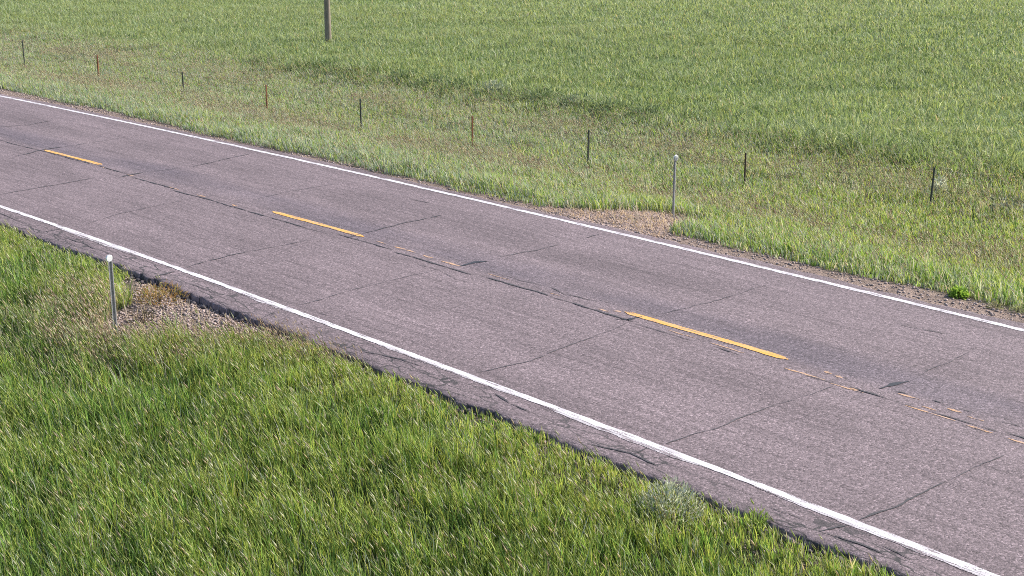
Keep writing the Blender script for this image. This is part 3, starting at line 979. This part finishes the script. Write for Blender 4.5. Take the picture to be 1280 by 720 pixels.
for fr_, lab in ((.95, 'topmost thin wire of the field fence'), (.72, 'middle thin wire of the field fence'), (.48, 'lowest thin wire of the field fence, half hidden in grass')):
    pts = []
    chain = [(-55, 8.9, GZ(-55, 8.9), 1.2)] + TOPS + [(-11, 11.2, GZ(-11, 11.2), 1.15)]
    for a, b in zip(chain, chain[1:]):
        for k in range(8):
            q = k / 8
            s, t = a[0] + (b[0] - a[0]) * q, a[1] + (b[1] - a[1]) * q
            za, zb = a[2] + a[3] * fr_, b[2] + b[3] * fr_
            pts.append(W(s, t - .02, za + (zb - za) * q - .035 * 4 * q * (1 - q)))
    tag(bm_obj('fence_wire', tube_path(pts, .0024), M_WIRE), lab, 'wire', 'wires of the field fence')


# ---------------------------------------------------------------- utility pole
def pole():
    e = link(bpy.data.objects.new('utility_pole', None))
    e.location = at(-47.4, 19.9)
    e.rotation_euler = (0, 0, .4)
    tag(e, 'weathered grey wooden utility pole standing in the green field', 'utility pole')
    bm = bmesh.new()
    rings = []
    for i in range(25):
        z = -1.2 + 10.2 * i / 24
        rad = .125 - .035 * max(0, z) / 9
        rings.append([bm.verts.new((rad * math.cos(k * math.pi / 9) * (1 + .02 * math.sin(k * 5 + i)) + .006 * math.sin(i * .9), rad * math.sin(k * math.pi / 9), z)) for k in range(18)])
    for a, b in zip(rings, rings[1:]):
        for k in range(18):
            bm.faces.new((a[k], a[(k + 1) % 18], b[(k + 1) % 18], b[k]))
    bm.faces.new(rings[-1])
    bm_obj('shaft', bm, M_WOOD, e, True)
    # earth wire stapled down the side
    bm_obj('earth_wire', tube_path([(-.105, -.085, -.2), (-.103, -.083, 2), (-.098, -.078, 5), (-.088, -.066, 8.6)], .006), M_GALV, e)
    return e


pole()


# ---------------------------------------------------------------- road marker posts
def u_channel(height, twist=.0):
    bm = bmesh.new()
    prof = [(-.036, .0), (-.024, .0), (-.015, .022), (.015, .022), (.024, .0), (.036, .0), (.036, -.004), (.022, -.004), (.013, .018), (-.013, .018), (-.022, -.004), (-.036, -.004)]
    rings = [[bm.verts.new((x, y, z)) for x, y in prof] for z in np.linspace(-.4, height, 10)]
    for a, b in zip(rings, rings[1:]):
        for k in range(12):
            bm.faces.new((a[k], a[(k + 1) % 12], b[(k + 1) % 12], b[k]))
    for rg in (rings[0], rings[-1]):
        for q in ((0, 1, 10, 11), (1, 2, 9, 10), (2, 3, 8, 9), (3, 4, 7, 8), (4, 5, 6, 7)):
            try:
                bm.faces.new([rg[i] for i in q])
            except ValueError:
                pass
    return bm


def disc(rad, depth, y0, z, sides=28, dome=.0):
    bm = bmesh.new()
    def ring(rr, y):
        return [bm.verts.new((rr * math.cos(6.283185 * k / sides), y, z + rr * math.sin(6.283185 * k / sides))) for k in range(sides)]
    R = [ring(rad * .93, y0), ring(rad, y0 + depth * .25), ring(rad, y0 + depth * .75), ring(rad * .93, y0 + depth), ring(rad * .5, y0 + depth + dome * .8)]
    for a, b in zip(R, R[1:]):
        for k in range(sides):
            bm.faces.new((a[k], a[(k + 1) % sides], b[(k + 1) % sides], b[k]))
    bm.faces.new(R[0])
    bm.faces.new(R[-1])
    return bm


def marker(loc, height, head, rot, label, rad, face):
    e = link(bpy.data.objects.new('marker_post', None))
    e.location = loc
    e.rotation_euler = rot
    tag(e, label, 'road marker', 'reflector marker posts beside the road')
    bm_obj('post', u_channel(height), M_GALV, e)
    bm_obj('reflector', disc(rad, .014, .0235, head, dome=.01), face, e, False)
    bm_obj('reflector_back', disc(rad * 1.06, .016, .0065, head), M_ALU, e, False)
    bm_obj('bolt', disc(.010, .008, .049, head - rad * .0, 8), M_GALV, e)
    return e


marker(at(-18.15, -6.0, -.02), 1.335, 1.385, (.02, -.01, math.radians(98)), 'thin steel marker post with a round white head on the near gravel patch', .048, M_REFL)
marker(at(-18.02, 5.75), 1.22, 1.22, (0, .0, math.radians(-84)), 'steel marker post with a round reflector beyond the road on the straw patch', .062, M_REFL_DULL)

# ---------------------------------------------------------------- light
SUN_AZ, SUN_EL = math.radians(22), math.radians(37)      # azimuth from +Y towards +X
w = bpy.data.worlds.new('World')
SC.world = w
w.use_nodes = True
nt = w.node_tree
bg = nt.nodes['Background']
sky = nt.nodes.new('ShaderNodeTexSky')
sky.sky_type = 'NISHITA'
sky.sun_disc = False
sky.sun_elevation = SUN_EL
sky.sun_rotation = SUN_AZ
sky.air_density = 1.0
sky.dust_density = 1.5
nt.links.new(sky.outputs[0], bg.inputs[0])
bg.inputs[1].default_value = .13
sl = bpy.data.lights.new('sun', 'SUN')
sl.energy = 4.4
sl.angle = math.radians(.5)
sl.color = (1, .945, .86)
so = link(bpy.data.objects.new('sun', sl))
to_sun = Vector((math.sin(SUN_AZ) * math.cos(SUN_EL), math.cos(SUN_AZ) * math.cos(SUN_EL), math.sin(SUN_EL)))
so.rotation_euler = to_sun.to_track_quat('Z', 'Y').to_euler()
so.location = (0, 0, 60)

vs = SC.view_settings
vs.view_transform = 'Standard'
vs.look = 'None'
vs.gamma = 1
vs.use_curve_mapping = False
vs.exposure = .80
cy = SC.cycles
cy.use_denoising = False
cy.max_bounces = 5
cy.diffuse_bounces = 3
cy.glossy_bounces = 2
cy.transmission_bounces = 3
cy.filter_width = .95
cy.caustics_reflective = False
cy.caustics_refractive = False
